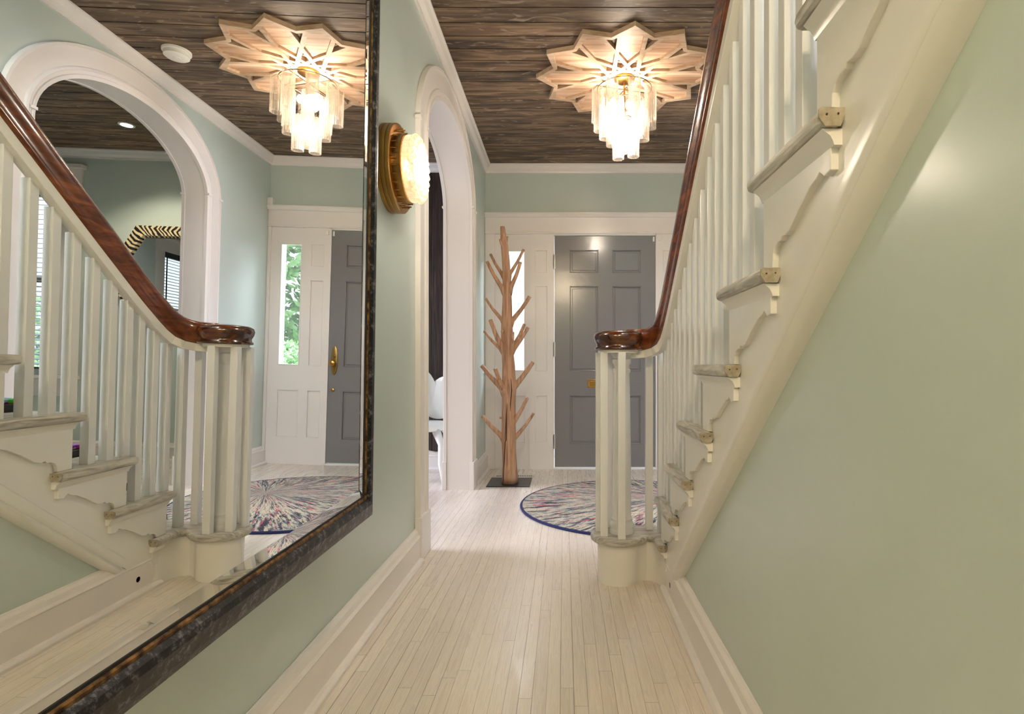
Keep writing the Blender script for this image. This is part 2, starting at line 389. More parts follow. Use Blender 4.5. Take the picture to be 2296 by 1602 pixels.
# ceiling: individual planks with real gaps, leaving the stairwell open
b = MB()
y = 2.936 + 0.123 * 17
while y > BY - 0.2:
    y0, y1 = y + 0.0078, min(y + 0.123 - 0.0005, FY + 0.1)
    if y1 > y0:
        if y < 2.1:
            b.box(-4.4, 0.44, y0, y1, CZ, CZ + 0.045); b.box(RX + 0.06, 5.3, y0, y1, CZ, CZ + 0.045)
        else: b.box(-4.4, 5.3, y0, y1, CZ, CZ + 0.045)
    y -= 0.123
b.box(-4.4, 0.44, BY - .2, 2.1, CZ + 0.045, CZ + 0.08); b.box(RX + .06, 5.3, BY - .2, 2.1, CZ + 0.045, CZ + 0.08); b.box(-4.4, 5.3, 2.1, FY + .2, CZ + 0.045, CZ + 0.08)
struct(b.obj('ceiling', 'ceil'), 'weathered dark brown wooden plank ceiling', 'ceiling')

# arches --------------------------------------------------------------
SPR = 2.06
def arch_curve(cy, a, rise, n=28, spring=SPR, p=2.0):
    pts = []
    for i in range(n + 1):
        t = PI - PI * i / n
        c, s = math.cos(t), math.sin(t)
        pts.append((cy + a * math.copysign(abs(c) ** (2 / p), c), spring + rise * abs(s) ** (2 / p)))
    return pts
ARC = {'left': (3.51, 0.69, 0.395), 'right': (3.43, 0.69, 0.395)}
def arch_wall(name, x0, x1, key, mat, label):
    cy, a, r = ARC[key]
    poly = [(BY, 0), (cy - a, 0)] + arch_curve(cy, a, r) + [(cy + a, 0), (FY, 0), (FY, CZ + .015), (BY, CZ + .015)]
    return struct(MB().prism(poly, x0, x1, 'X').obj(name, mat), label, 'wall')
arch_wall('wall_left', LX - 0.17, LX, 'left', 'green', 'pale green hall wall with an arched opening, left side')
arch_wall('wall_right', RX, RX + 0.14, 'right', 'green', 'pale green foyer wall with an arched opening behind the stairs')
def arch_path(key, x, sgn):
    cy, a, r = ARC[key]; path = []
    pts = arch_curve(cy, a, r, 36)
    full = [(cy - a, 0.0), (cy - a, 1.0)] + pts + [(cy + a, 1.0), (cy + a, 0.0)]
    for i, (yy, zz) in enumerate(full):
        if zz <= SPR + 1e-6: U = (0, -1, 0) if yy < cy else (0, 1, 0)
        else:
            nx = (yy - cy) / (a * a); nz = (zz - SPR) / (r * r); l = math.hypot(nx, nz); U = (0, nx / l, nz / l)
        path.append(((x, yy, zz), U, (sgn, 0, 0)))
    return path
CAS = [(-0.012, 0), (-0.012, 0.022), (0.008, 0.028), (0.012, 0.021), (0.030, 0.023), (0.034, 0.029), (0.046, 0.026), (0.052, 0.018), (0.150, 0.018), (0.150, 0.026), (0.165, 0.024), (0.168, 0)]
k = 0
for key, faces in (('left', ((LX, 1), (LX - 0.17, -1))), ('right', ((RX, -1), (RX + 0.14, 1)))):
    for x, sg in faces:
        k += 1
        o = MB().sweep(arch_path(key, x, sg), [(u * (0.93 if sg else 1), q) for u, q in CAS]).obj('trim_%d' % k, 'white', smooth=True)
        struct(o, 'white moulded casing around the %s arch, %s face' % (key, 'hall' if (x in (LX, RX)) else 'far room'), 'trim')
        cy, a, r = ARC[key]
        for s in (-1, 1):
            e = cy + s * a
            MB().box(min(x, x + sg * 0.034), max(x, x + sg * 0.034), min(e - s * .014, e + s * 0.163), max(e - s * .014, e + s * 0.163), 0, 0.205).obj('plinth_block', 'white', o, 0.003)
            MB().box(min(x, x + sg * 0.033), max(x, x + sg * 0.033), min(e - s * .014, e + s * 0.020), max(e - s * .014, e + s * 0.020), SPR + .02, SPR + 0.035).obj('spring_block', 'white', o, 0.002)
            MB().box(min(x, x + sg * 0.030), max(x, x + sg * 0.030), min(e + s * .13, e + s * 0.166), max(e + s * .13, e + s * 0.166), SPR + .02, SPR + 0.035).obj('spring_block', 'white', o, 0.002)
    # jamb lining
    x0, x1 = (LX - 0.17, LX) if key == 'left' else (RX, RX + 0.14)
    cy, a, r = ARC[key]; k += 1
    pth = arch_path(key, x0 + 0.001, 1)
    o = MB().sweep(pth, [(0, 0), (-0.008, 0), (-0.008, x1 - x0 - 0.002), (0, x1 - x0 - 0.002)]).obj('trim_%d' % k, 'white', smooth=True)
    struct(o, 'white painted reveal inside the %s arch' % key, 'trim')

# front wall -----------------------------------------------------------
DC = 0.36                                     # centre line of the entry
EX0, EX1, EZ = LX, RX, 2.26
def wall_with_holes(name, x0, x1, y0, y1, z0, z1, holes, mat, label):
    b = MB(); xs = sorted({x0, x1} | {h[0] for h in holes} | {h[1] for h in holes})
    for xa, xb in zip(xs, xs[1:]):
        hs = sorted([(h[2], h[3]) for h in holes if h[0] <= xa + 1e-6 and h[1] >= xb - 1e-6]); z = z0
        for ha, hb in hs:
            if ha > z + 1e-6: b.box(xa, xb, y0, y1, z, ha)
            z = hb
        if z < z1: b.box(xa, xb, y0, y1, z, z1)
    return struct(b.obj(name, mat), label, 'wall')
WIN1 = (3.14, 3.96, 0.75, 2.35)
wall_with_holes('wall_front', LX, RX, FY, FY + 0.16, 0, CZ + .015, [(-0.56, 1.28, 0, 2.08)], 'green', 'pale green wall strip above the front door')
wall_with_holes('wall_front_right_room', RX, 5.3, FY, FY + 0.16, 0, CZ + .015, [WIN1], 'green', 'green wall of the room beyond the right arch')
wall_with_holes('wall_front_left_room', -4.4, LX - .02, FY, FY + 0.16, 0, CZ + .015, [], 'dark', 'wall behind the dark planks beyond the left arch')
# vertical dark planks of the left room
b = MB(); x = -3.9
while x < LX - 0.175:
    b.box(x + 0.002, min(x + 0.128, LX - .172), FY - 0.02, FY, 0, CZ); x += 0.13
struct(b.obj('wall_plank_cladding', 'dark', bevel=0.002), 'dark brown vertical plank wall seen through the left arch', 'wall')
# other walls
struct(MB().box(-4.4, -4.25, BY, FY, 0, .6).box(-4.4, -4.25, BY, FY, 2.4, CZ + .015).box(-4.4, -4.25, BY, 2.0, .6, 2.4).box(-4.4, -4.25, 4.4, FY, .6, 2.4).obj('wall_left_room_side', 'green'), 'far side wall of the left room', 'wall')
struct(MB().box(-4.4, 5.3, BY - 0.15, BY, 0, CZ + .015).obj('wall_back', 'green'), 'pale green wall behind the viewer', 'wall')
WIN2 = (1.15, 2.10, 0.75, 2.35)
b = MB(); b.box(4.25, 4.40, BY, WIN2[0], 0, CZ + .015); b.box(4.25, 4.40, WIN2[1], FY, 0, CZ + .015); b.box(4.25, 4.40, WIN2[0], WIN2[1], 0, WIN2[2]); b.box(4.25, 4.40, WIN2[0], WIN2[1], WIN2[3], CZ + .015)
struct(b.obj('wall_right_room_side', 'green'), 'far side wall of the room beyond the right arch', 'wall')
# stairwell shaft above the ceiling
b = MB(); T = 5.0
b.box(0.36, 0.44, BY, 2.1, CZ + 0.08, T); b.box(RX, RX + .1, BY, 2.1, CZ + .015, T); b.box(0.36, RX + .1, 2.1, 2.2, CZ + .08, T); b.box(0.36, RX + .1, BY - .1, BY, CZ + .015, 3.3); b.box(0.36, RX + .1, BY - .1, BY, 4.7, T)
b.box(0.36, RX + .1, BY - .1, 2.2, T, T + .1)
struct(b.obj('wall_stairwell', 'green'), 'upper walls of the open stairwell', 'wall')

# crown mouldings (trim) -------------------------------------------------
CR = [(0, 0), (0.050, 0), (0.050, -0.010), (0.040, -0.018), (0.030, -0.040), (0.012, -0.058), (0.010, -0.072), (0, -0.072)]
def crown(n, a, bb, nrm, label):   # a,b in plan, nrm = into the room
    path = [((p[0], p[1], CZ), (nrm[0], nrm[1], 0), (0, 0, 1)) for p in (a, bb)]
    o = MB().sweep(path, CR).obj('trim_%d' % n, 'white'); return struct(o, label, 'trim')
crown(11, (LX, BY), (LX, FY), (1, 0), 'white crown moulding along the left hall wall')
crown(12, (LX, FY), (RX, FY), (0, -1), 'white crown moulding above the front door')
crown(13, (RX, 2.2), (RX, FY), (-1, 0), 'white crown moulding along the right foyer wall')
crown(14, (RX + .14, FY), (4.25, FY), (0, -1), 'white crown moulding in the right room')
crown(15, (-4.25, FY - .02), (LX - .17, FY - .02), (0, -1), 'white crown moulding over the dark planks')
crown(16, (4.25, BY), (4.25, FY), (-1, 0), 'white crown moulding on the far wall of the right room')

# baseboards ---------------------------------------------------------------
BB = [(0, 0), (0.045, 0), (0.045, 0.010), (0.038, 0.018), (0.026, 0.020), (0.026, 0.112), (0.030, 0.118), (0.020, 0.126), (0.016, 0.142), (0.006, 0.150), (0.003, 0.156), (0, 0.156)]
def base(name, a, bb, nrm, label):
    path = [((p[0], p[1], 0), (nrm[0], nrm[1], 0), (0, 0, 1)) for p in (a, bb)]
    return struct(MB().sweep(path, BB).obj(name, 'white', bevel=0.0015), label, 'baseboard')
cyl_, al_, _ = ARC['left']; cyr_, ar_, _ = ARC['right']
base('baseboard_left', (LX, BY), (LX, cyl_ - al_ - 0.16), (1, 0), 'white baseboard under the big mirror')
base('baseboard_left_far', (LX, cyl_ + al_ + 0.163), (LX, FY), (1, 0), 'white baseboard between the left arch and the front door')
base('baseboard_stairs', (GX, BY), (GX, 2.335), (-1, 0), 'white baseboard below the staircase')
base('baseboard_right', (RX, cyr_ + ar_ + 0.163), (RX, FY), (-1, 0), 'white baseboard between the right arch and the front door')
base('baseboard_right_room', (RX + .14, FY), (4.25, FY), (0, -1), 'white baseboard of the right room')
base('baseboard_left_room', (-4.25, FY - .02), (LX - .17, FY - .02), (0, -1), 'white baseboard under the dark planks')

# ------------------------------------------------------------------ front entry
def panel_inset(mb, x0, x1, z0, z1, yf, depth=0.012, rim=0.018):
    """raised rim moulding round a sunk panel"""
    ring_box(mb, x0, x1, yf - 0.004, yf + depth, z0, z1, rim * 0.45, rim * 0.45)
# header, casing, jambs as one trim object with parts
hd = struct(MB().box(EX0 + 0.001, EX1 - 0.001, FY - 0.030, FY, 2.092, 2.225).obj('trim_20', 'white', bevel=0.002), 'white header board above the front door and sidelights', 'trim')
MB().sweep([((EX0 + .001, FY, 2.225), (0, -1, 0), (0, 0, 1)), ((EX1 - .001, FY, 2.225), (0, -1, 0), (0, 0, 1))], [(0, 0), (0.040, 0), (0.046, 0.008), (0.056, 0.020), (0.062, 0.024), (0.062, 0.036), (0, 0.036)]).obj('cornice_cap', 'white', hd)
MB().box(EX0 + .001, EX1 - .001, FY - 0.036, FY, 2.080, 2.094).obj('bead', 'white', hd, 0.003)
struct(MB().box(EX0 + .001, -0.615, FY - 0.028, FY + .02, 0, 2.08).obj('trim_21', 'white', bevel=0.003), 'white casing board at the left end of the entry', 'trim')
struct(MB().box(1.335, EX1 - .001, FY - 0.028, FY + .02, 0, 2.08).obj('trim_22', 'white', bevel=0.003), 'white casing board at the right end of the entry', 'trim')
PZ = ((0.235, 0.655), (0.868, 1.622), (1.738, 1.940))
def strip_panels(n, x0, x1, label):            # fixed panelled strip beside the door
    b = MB(); xi0, xi1 = x0 + 0.052, x1 - 0.048; y0, y1 = FY - 0.022, FY + 0.03
    b.box(x0, xi0, y0, y1, 0, 2.08); b.box(xi1, x1, y0, y1, 0, 2.08)
    z = 0
    for a, c in PZ: b.box(xi0, xi1, y0, y1, z, a); z = c
    b.box(xi0, xi1, y0, y1, z, 2.08)
    b.box(xi0, xi1, y0 + 0.012, y1, 0.1, 2.0)
    o = struct(b.obj('trim_%d' % n, 'white'), label, 'trim')
    for a, c in PZ:
        m = MB(); ring_box(m, xi0, xi1, y0 - 0.001, y0 + 0.012, a, c, 0.007, 0.007); m.obj('panel_moulding', 'white', o, 0.002)
strip_panels(23, -0.311, -0.100, 'white panelled strip left of the grey front door')
strip_panels(24, 0.816, 1.031, 'white panelled strip right of the grey front door')
def sidelight(n, x0, x1, gx0, gx1, label):
    y0, y1 = FY - 0.006, FY + 0.034
    b = MB(); ring_z = (0.868, 1.938)
    b.box(x0, gx0, y0, y1, 0.0, 2.08); b.box(gx1, x1, y0, y1, 0.0, 2.08); b.box(gx0, gx1, y0, y1, ring_z[1], 2.08)
    b.box(gx0, gx1, y0 + .01, y1, 0, ring_z[0]); b.box(gx0, gx1, y0, y0 + .01, 0.655, ring_z[0]); b.box(gx0, gx1, y0, y0 + .01, 0, 0.235)
    o = struct(b.obj('window_%d' % n, 'white'), label, 'window')
    m = MB(); ring_box(m, gx0, gx1, y0 - .004, y0 + .012, 0.868, 1.938, .010, .010); m.obj('glazing_bead', 'white', o, .002)
    m = MB(); ring_box(m, gx0, gx1, y0 - .001, y0 + .011, 0.235, 0.655, .008, .008); m.obj('panel_moulding', 'white', o, .002)
    MB().box(gx0 + .002, gx1 - .002, y0 + .018, y0 + .022, 0.87, 1.936).obj('pane', 'pane', o)
sidelight(1, -0.615, -0.311, -0.535, -0.347, 'white sidelight window behind the wooden coat tree')
sidelight(2, 1.031, 1.335, 1.064, 1.252, 'white sidelight window right of the front door')
# jambs + threshold + header rebate
b = MB(); b.box(-0.100, -0.090, FY - 0.022, FY + .08, 0, 2.08); b.box(0.806, 0.816, FY - 0.022, FY + .08, 0, 2.08); b.box(-0.100, 0.816, FY - 0.022, FY + .08, 2.068, 2.08)
struct(b.obj('trim_25', 'white'), 'white door jambs and head', 'trim')
struct(MB().box(-0.100, 0.816, FY - 0.045, FY + .08, 0, 0.014).obj('trim_26', 'white', bevel=.004), 'pale threshold under the grey front door', 'trim')
# the door
dY0, dY1 = FY - 0.018, FY + 0.026
dr = MB()
xs = [(-0.088, 0.048), (0.300, 0.425), (0.677, 0.804)]
zs = [(0.020, 0.225), (0.655, 0.866), (1.620, 1.737), (1.940, 2.062)]
for a, c in xs: dr.box(a, c, dY0, dY1, 0.020, 2.062)
for a, c in zs:
    dr.box(0.048, 0.300, dY0, dY1, a, c); dr.box(0.425, 0.677, dY0, dY1, a, c)
dr.box(0.048, 0.677, dY0 + 0.014, dY1, 0.1, 2.0)
door = struct(dr.obj('door_1', 'door'), 'grey glossy six-panel front door', 'door')
for xa, xb in ((0.048, 0.300), (0.425, 0.677)):
    for za, zb in ((0.225, 0.655), (0.866, 1.620), (1.737, 1.940)):
        m = MB(); ring_box(m, xa, xb, dY0 - .002, dY0 + .014, za, zb, .008, .008)
        m.prism([(xa + .022, za + .022), (xb - .022, za + .022), (xb - .022, zb - .022), (xa + .022, zb - .022)], dY0 + .008, dY0 + .015, 'Y')
        m.obj('door_panel', 'door', door, .003)
for z in (0.245, 1.060, 1.835):
    m = MB(); m.box(-0.100, -0.080, dY0 - .004, dY0 + .002, z - .06, z + .06); m.lathe([(0.006, -.065), (0.006, .065)], (-0.089, dY0 - .006, z), 10)
    m.obj('hinge', 'steel', door)
ms = MB().box(0.205, 0.405, dY0 - .006, dY0, 0.722, 0.794).obj('mail_slot', 'brass', door, .002)
MB().box(0.228, 0.382, dY0 - .010, dY0 - .005, 0.738, 0.778).obj('flap', 'brassd', ms, .003)
m = MB()
for sx in (.213, .397):
    for sz in (.729, .787): m.sphere((sx, dY0 - .007, sz), .003, 8)
m.obj('screw', 'dot', ms)
# oval escutcheon with knob
m = MB(); rs = []
for t, q in ((0, 1), (.006, 1), (.010, .8)):
    rs.append([(0.752 + .030 * q * math.cos(2 * PI * i / 32), dY0 - t, 0.920 + .128 * q * math.sin(2 * PI * i / 32)) for i in range(32)])
hp = m.rings(rs).obj('handle_plate', 'brassd', door, smooth=True)
MB().lathe([(.010, 0), (.010, -.02), (.024, -.034), (.030, -.046), (.026, -.058), (.012, -.064)], (0.752, dY0 - .008, 0.895), 24, 'Y').obj('door_knob', 'brass', hp, smooth=True)
MB().lathe([(.014, 0), (.014, -.012), (.008, -.018)], (0.752, dY0 - .008, 0.955), 18, 'Y').obj('thumb_turn', 'brass', hp, smooth=True)
MB().lathe([(.016, 0), (.016, -.006), (.008, -.010)], (0.760, dY0, 0.660), 18, 'Y').obj('keyhole_cover', 'brass', door, smooth=True)
MB().box(0.780, 0.796, dY0 - .012, dY0, 2.012, 2.055).obj('door_contact', 'plastic', door, .004)
tag(MB().box(0.828, 0.850, FY - .036, FY - .022, 2.020, 2.058).obj('door_sensor', 'plastic', None, .003), 'small white alarm sensor beside the top corner of the grey door', 'sensor')
tag(MB().box(1.312, 1.3595, FY - .060, FY - .001, 2.262, 2.325).obj('motion_detector', 'plastic', None, .006), 'small white corner box standing on the door header, by the right wall', 'sensor')

# ------------------------------------------------------------------ right-room windows with blinds
def blind_window(n, axis, x0, x1, z0, z1, wy, inward, label, blabel):
    """axis 'Y': window in a wall of constant Y; inward=-1 room is at smaller coordinate. 'X' the same for constant X."""
    def B(mb, a0, a1, d0, d1, c0, c1):
        d0, d1 = sorted((wy + inward * d0, wy + inward * d1))
        return mb.box(a0, a1, d0, d1, c0, c1) if axis == 'Y' else mb.box(d0, d1, a0, a1, c0, c1)
    m = MB()
    B(m, x0 - .165, x0, 0, .022, z0 - .06, z1); B(m, x1, x1 + .165, 0, .022, z0 - .06, z1)
    B(m, x0 - .165, x1 + .165, 0, .026, z1, z1 + .17); B(m, x0 - .19, x1 + .19, 0, .06, z1 + .17, z1 + .205)
    B(m, x0 - .13, x1 + .13, 0, .020, z0 - .21, z0 - .06)
    o = struct(m.obj('window_%d' % n, 'white', bevel=.003), label, 'window')
    m = MB(); B(m, x0 - .18, x1 + .18, -.02, .06, z0 - .06, z0 - .03); m.obj('sill', 'white', o, .005)
    m = MB(); zm = z0 + .51 * (z1 - z0)
    for a, c, za, zb, d in ((x0, x1, z0 - .03, z0 + .03, -.07), (x0, x1, z1 - .04, z1, -.07), (x0, x0 + .045, z0, z1, -.07), (x1 - .045, x1, z0, z1, -.07), (x0, x1, zm - .025, zm + .025, -.07)):
        B(m, a, c, d, d + .04, za, zb)
    m.obj('sash', 'white', o, .003)
    m = MB(); B(m, x0 + .03, x1 - .03, -.052, -.048, z0, z1 - .03); m.obj('pane', 'pane', o)
    loc = ((x0 + x1) / 2, wy, z1) if axis == 'Y' else (wy, (x0 + x1) / 2, z1)
    r = root('window_blind', loc, blabel, 'blind')
    m = MB(); B(m, x0 + .005, x1 - .005, -.03, .02, z1 - .075, z1 - .002); m.obj('head_rail', 'blind', r, .003)
    m = MB(); z = z1 - .10
    while z > z0 + .05:
        d = .021
        for sgn in (1,):
            q0, q1 = -.024, .018
            if axis == 'Y':
                ya, yb = wy + inward * q0, wy + inward * q1
                vs = [m.bm.verts.new(p) for p in ((x0 + .01, ya, z + .004), (x1 - .01, ya, z + .004), (x1 - .01, yb, z - .010), (x0 + .01, yb, z - .010))]
            else:
                ya, yb = wy + inward * q0, wy + inward * q1
                vs = [m.bm.verts.new(p) for p in ((ya, x0 + .01, z + .004), (ya, x1 - .01, z + .004), (yb, x1 - .01, z - .010), (yb, x0 + .01, z - .010))]
            f = m.bm.faces.new(vs); rr = bmesh.ops.extrude_face_region(m.bm, geom=[f]); bmesh.ops.translate(m.bm, verts=[v for v in rr['geom'] if isinstance(v, bmesh.types.BMVert)], vec=(0, 0, -.003))
        z -= .042
    m.obj('slats', 'blind', r)
    m = MB()
    for xx in (x0 + .035, (x0 + x1) / 2, x1 - .06): B(m, xx, xx + .025, .018, .0195, z0 + .03, z1 - .07)
    m.obj('ladder_tape', 'black', r)
    m = MB(); B(m, x0 + .01, x1 - .01, -.024, .018, z0 + .02, z0 + .04); m.obj('bottom_rail', 'blind', r, .003)
blind_window(3, 'Y', WIN1[0], WIN1[1], WIN1[2], WIN1[3], FY, -1, 'white framed window at the front of the right room', 'dark slatted blind in the front window of the right room')
blind_window(4, 'X', WIN2[0], WIN2[1], WIN2[2], WIN2[3], 4.25, -1, 'white framed side window of the right room, seen in the zebra mirror', 'dark slatted blind seen in the zebra framed mirror')

# ================================================================== STAIRCASE
NEAR = [2.268, 2.038, 1.814, 1.571, 1.326, 1.084, 0.836, 0.594]
FAR = [2.565, 2.382, 2.155, 1.912, 1.675, 1.411, 1.172, 0.931]
TOP = [0.200, 0.372, 0.550, 0.735, 0.922, 1.107, 1.301, 1.493]
while len(NEAR) < 13: NEAR.append(NEAR[-1] - .243); FAR.append(FAR[-1] - .243); TOP.append(TOP[-1] + .190)
SX, TX = 0.412, 0.373           # stringer face, tread edge
NC, NR = (0.232, 2.445), 0.120  # newel base centre
st = root('staircase', (0.9, 2.3, 0), 'white painted staircase with worn grey-white treads rising towards the viewer', 'staircase')
n = len(NEAR)
# first step: bullnose outline
def neck(off):
    return [(NC[0] + (NR - .03 + off) * math.cos(a), NC[1] + (NR - .03 + off) * math.sin(a)) for a in [math.radians(t) for t in range(90, 336, 8)]]
outl = [(RX - .002, 2.33), (RX - .002, 2.565)] + neck(.03) + [(0.358, 2.404), (0.371, 2.395), (0.378, 2.375), (TX, 2.345), (TX, NEAR[0]), (SX, NEAR[0]), (SX, 2.33)]
MB().prism(outl, TOP[0] - .030, TOP[0], 'Z').obj('tread', 'treadx', st, .013, seg=3)
outl = [(RX - .002, 2.30), (RX - .002, 2.535)] + neck(0) + [(0.336, 2.422), (0.352, 2.430), (0.375, 2.420), (0.398, 2.390), (0.406, 2.345), (SX, 2.30)]
MB().prism(outl, 0.0, TOP[0] - .030, 'Z').obj('riser', 'cream', st, smooth=True)
for i in range(1, n):
    yb = (FAR[i + 1] - .03) if i + 1 < n else FAR[i] - .27
    outl = [(TX, NEAR[i]), (SX, NEAR[i]), (SX, yb), (RX - .002, yb), (RX - .002, FAR[i]), (TX, FAR[i])]
    MB().prism(outl, TOP[i] - .030, TOP[i], 'Z').obj('tread', 'tread', st, .013, seg=3)
    MB().box(SX + .001, RX - .002, FAR[i] - .05, FAR[i] - .03, TOP[i - 1] - .01, TOP[i] - .030).obj('riser', 'cream', st)
for i in range(0, n):
    # end cap of the return nosing, with two nail holes
    e = MB().prism([(TX + .001, TOP[i] - .004), (TX + .001, TOP[i] - .016), (TX + .010, TOP[i] - .029), (SX - .006, TOP[i] - .029), (SX, TOP[i] - .016), (SX, TOP[i] - .002), (TX + .006, TOP[i] - .001)], NEAR[i] - .0015, NEAR[i] + .002, 'Y').obj('nosing_end', 'endg', st)
    MB().lathe([(.0015, -.001), (.0015, .001)], (TX + .012, NEAR[i] - .002, TOP[i] - .012), 8, 'Y').lathe([(.0015, -.001), (.0015, .001)], (SX - .010, NEAR[i] - .002, TOP[i] - .011), 8, 'Y').obj('nail', 'dot', e)
    # cove below the nosing
    ye = FAR[i] - .022 if i else 2.345
    MB().sweep([((SX, NEAR[i] + .006, TOP[i] - .030), (-1, 0, 0), (0, 0, 1)), ((SX, ye, TOP[i] - .030), (-1, 0, 0), (0, 0, 1))], [(0, 0), (.030, 0), (.026, -.004), (.018, -.010), (.014, -.018), (.012, -.024), (0, -.024)]).obj('cove_moulding', 'cream', st, smooth=True)
BR = [(.018, -.028), (.018, -.087), (.040, -.090), (.056, -.078), (.068, -.085), (.092, -.092), (.115, -.104), (.138, -.116), (.160, -.130), (.178, -.141), (.196, -.145), (.212, -.143), (.218, -.150), (.232, -.150), (.246, -.156), (.254, -.166), (.257, -.187)]
for i in range(1, n):
    zb = TOP[i - 1] - TOP[i]; yf = FAR[i] - .030
    poly = [(NEAR[i] + a, TOP[i] + (c if c > -.18 else zb)) for a, c in BR] + [(yf, TOP[i] + zb), (yf, TOP[i] - .028)]
    MB().prism(poly, SX - .012, SX + .002, 'X').obj('scroll_bracket', 'cream', st, .0015)
MB().prism([(NEAR[0] + .018, TOP[0] - .028), (NEAR[0] + .018, TOP[0] - .11), (NEAR[0] + .026, TOP[0] - .11), (2.34, TOP[0] - .11), (2.34, TOP[0] - .028)], SX - .003, SX + .002, 'X').obj('scroll_bracket', 'cream', st, .001)
# stringer
def lowin(yy): return 0.170 - 0.783 * (yy - 2.119)
def lowout(yy): return 0.178 - 0.776 * (yy - 2.028)
poly = [(2.337, 0.0), (2.337, TOP[0] - .03)]
for i in range(0, n):
    if i: poly += [(FAR[i] - .03, TOP[i - 1] - .03), (FAR[i] - .03, TOP[i] - .03)]
yl = FAR[-1] - .27
poly += [(yl, TOP[-1] - .03), (yl, lowin(yl) - .02), (2.15, lowin(2.15) - .02), (2.10, 0.0)]
MB().prism(poly, SX, GX + .012, 'X').obj('stringer', 'cream', st)
MB().lathe([(.011, .0015), (.011, -.001)], (SX, 2.215, 0.062), 20, 'X').obj('plug_hole', 'dot', st)
# raking moulding along the stringer's lower edge
def rk(yy): return ((GX, yy, lowout(yy)), (0, 0.6155, 0.788), (-1, 0, 0))
RP = [(0, 0), (.001, .022), (.007, .034), (.015, .038), (.022, .034), (.024, .032), (.027, .035), (.040, .037), (.056, .037), (.061, .032), (.063, .0)]
MB().sweep([rk(2.10), rk(-0.9)], [(u, q + .0) for u, q in RP]).obj('raking_moulding', 'cream', st, smooth=True)
struct(MB().prism([(BY, 0), (2.12, 0), (2.12, lowin(2.12) - .021), (0.0, lowin(0.0) - .021), (-0.9, lowin(-.9) - .021), (-1.2, CZ + .1), (BY, CZ + .1)], GX, GX + .02, 'X').obj('wall_stairs', 'green'), 'glossy pale green wall below the staircase', 'wall')

# ---- balustrade
rl = root('stair_railing', (0.41, 2.3, 0.2), 'white square-baluster stair railing with a dark varnished mahogany handrail', 'railing')
def railz(yy): return 2.925 - 0.800 * yy
path = []
yy = -1.0
while yy < 2.08: path.append(Vector((0.410, yy, railz(yy)))); yy += .12
path += [Vector(p) for p in ((0.410, 2.14, 1.214), (0.410, 2.20, 1.168), (0.409, 2.25, 1.132), (0.406, 2.295, 1.099), (0.400, 2.335, 1.071), (0.388, 2.370, 1.049), (0.368, 2.400, 1.036), (0.342, 2.424, 1.030), (0.310, 2.440, 1.028), (0.27, 2.448, 1.027))]
RPF = [(-.018, -.046), (.018, -.046), (.024, -.040), (.026, -.032), (.022, -.024), (.030, -.012), (.036, .004), (.035, .020), (.026, .036), (.010, .046), (-.010, .046), (-.026, .036), (-.035, .020), (-.036, .004), (-.030, -.012), (-.022, -.024), (-.026, -.032), (-.024, -.040)]
def railsweep(mb, path, prof):
    pr = []
    for i, p in enumerate(path):
        t = (path[min(i + 1, len(path) - 1)] - path[max(i - 1, 0)]).normalized()
        s = t.cross(Vector((0, 0, 1))).normalized(); u = s.cross(t)
        pr.append((p, s, u))
    return mb.sweep(pr, prof)
hr = railsweep(MB(), path, RPF).obj('handrail', 'rail', rl, smooth='all')
def vol(a): return 1 + .05 * math.cos(a - 0.4)
MB().lathe([(.094, .984), (.104, .986), (.106, .993), (.099, .999), (.097, 1.008), (.106, 1.024), (.110, 1.040), (.106, 1.054), (.092, 1.063), (.060, 1.066), (.030, 1.070), (.004, 1.072)], (0.232, 2.445, 0), 56, mod=lambda a: 1 + .03 * math.cos(a)).obj('volute_cap', 'rail_dark', rl, smooth='all')
# painted under-rail
sub = [p.copy() for p in path]
railsweep(MB(), sub, [(-.017, -.078), (.017, -.078), (.017, -.045), (-.017, -.045)]).obj('under_rail', 'cream', rl, .002)
MB().lathe([(.088, .972), (.088, .985)], (0.232, 2.445, 0), 40).obj('volute_plate', 'cream', rl)
# newel column
MB().lathe([(.052, TOP[0]), (.052, TOP[0] + .012), (.049, TOP[0] + .020), (.053, TOP[0] + .032), (.049, TOP[0] + .046), (.043, TOP[0] + .052), (.046, TOP[0] + .062), (.041, TOP[0] + .072), (.0405, .45), (.037, .75), (.034, .885), (.038, .892), (.038, .900), (.034, .905), (.034, .918), (.041, .930), (.041, .944), (.035, .950), (.046, .966), (.048, .974)], (0.247, 2.452, 0), 32).obj('newel_column', 'post', rl, smooth=True)
def baluster(x, yy, z0, z1): return MB().box(x - .0155, x + .0155, yy - .0155, yy + .0155, z0 - .001, z1).obj('baluster', 'post', rl, .0015)
for x, yy in ((.167, 2.402), (.238, 2.362), (.152, 2.478), (.205, 2.535), (.372, 2.500)): baluster(x, yy, TOP[0], .975)
BX = 0.427
import bisect
def underz(yy):
    for a, c in zip(path, path[1:]):
        if a.y <= yy <= c.y: return a.z + (c.z - a.z) * (yy - a.y) / (c.y - a.y) - .078
    return railz(yy) - .09
baluster(.418, 2.452, TOP[0], 1.0)
for i in range(1, n):
    for d in (.162, .243, .322):
        yy = NEAR[i] + d
        if yy - .0155 < -0.95: continue
        z1 = min(underz(min(yy + .0155, 2.43)), 1.2 if yy > 2.2 else 9)
        if yy > 2.15: z1 = underz(yy) + .004
        else: z1 = railz(yy - .0155) - .098
        baluster(BX, yy, TOP[i], z1)
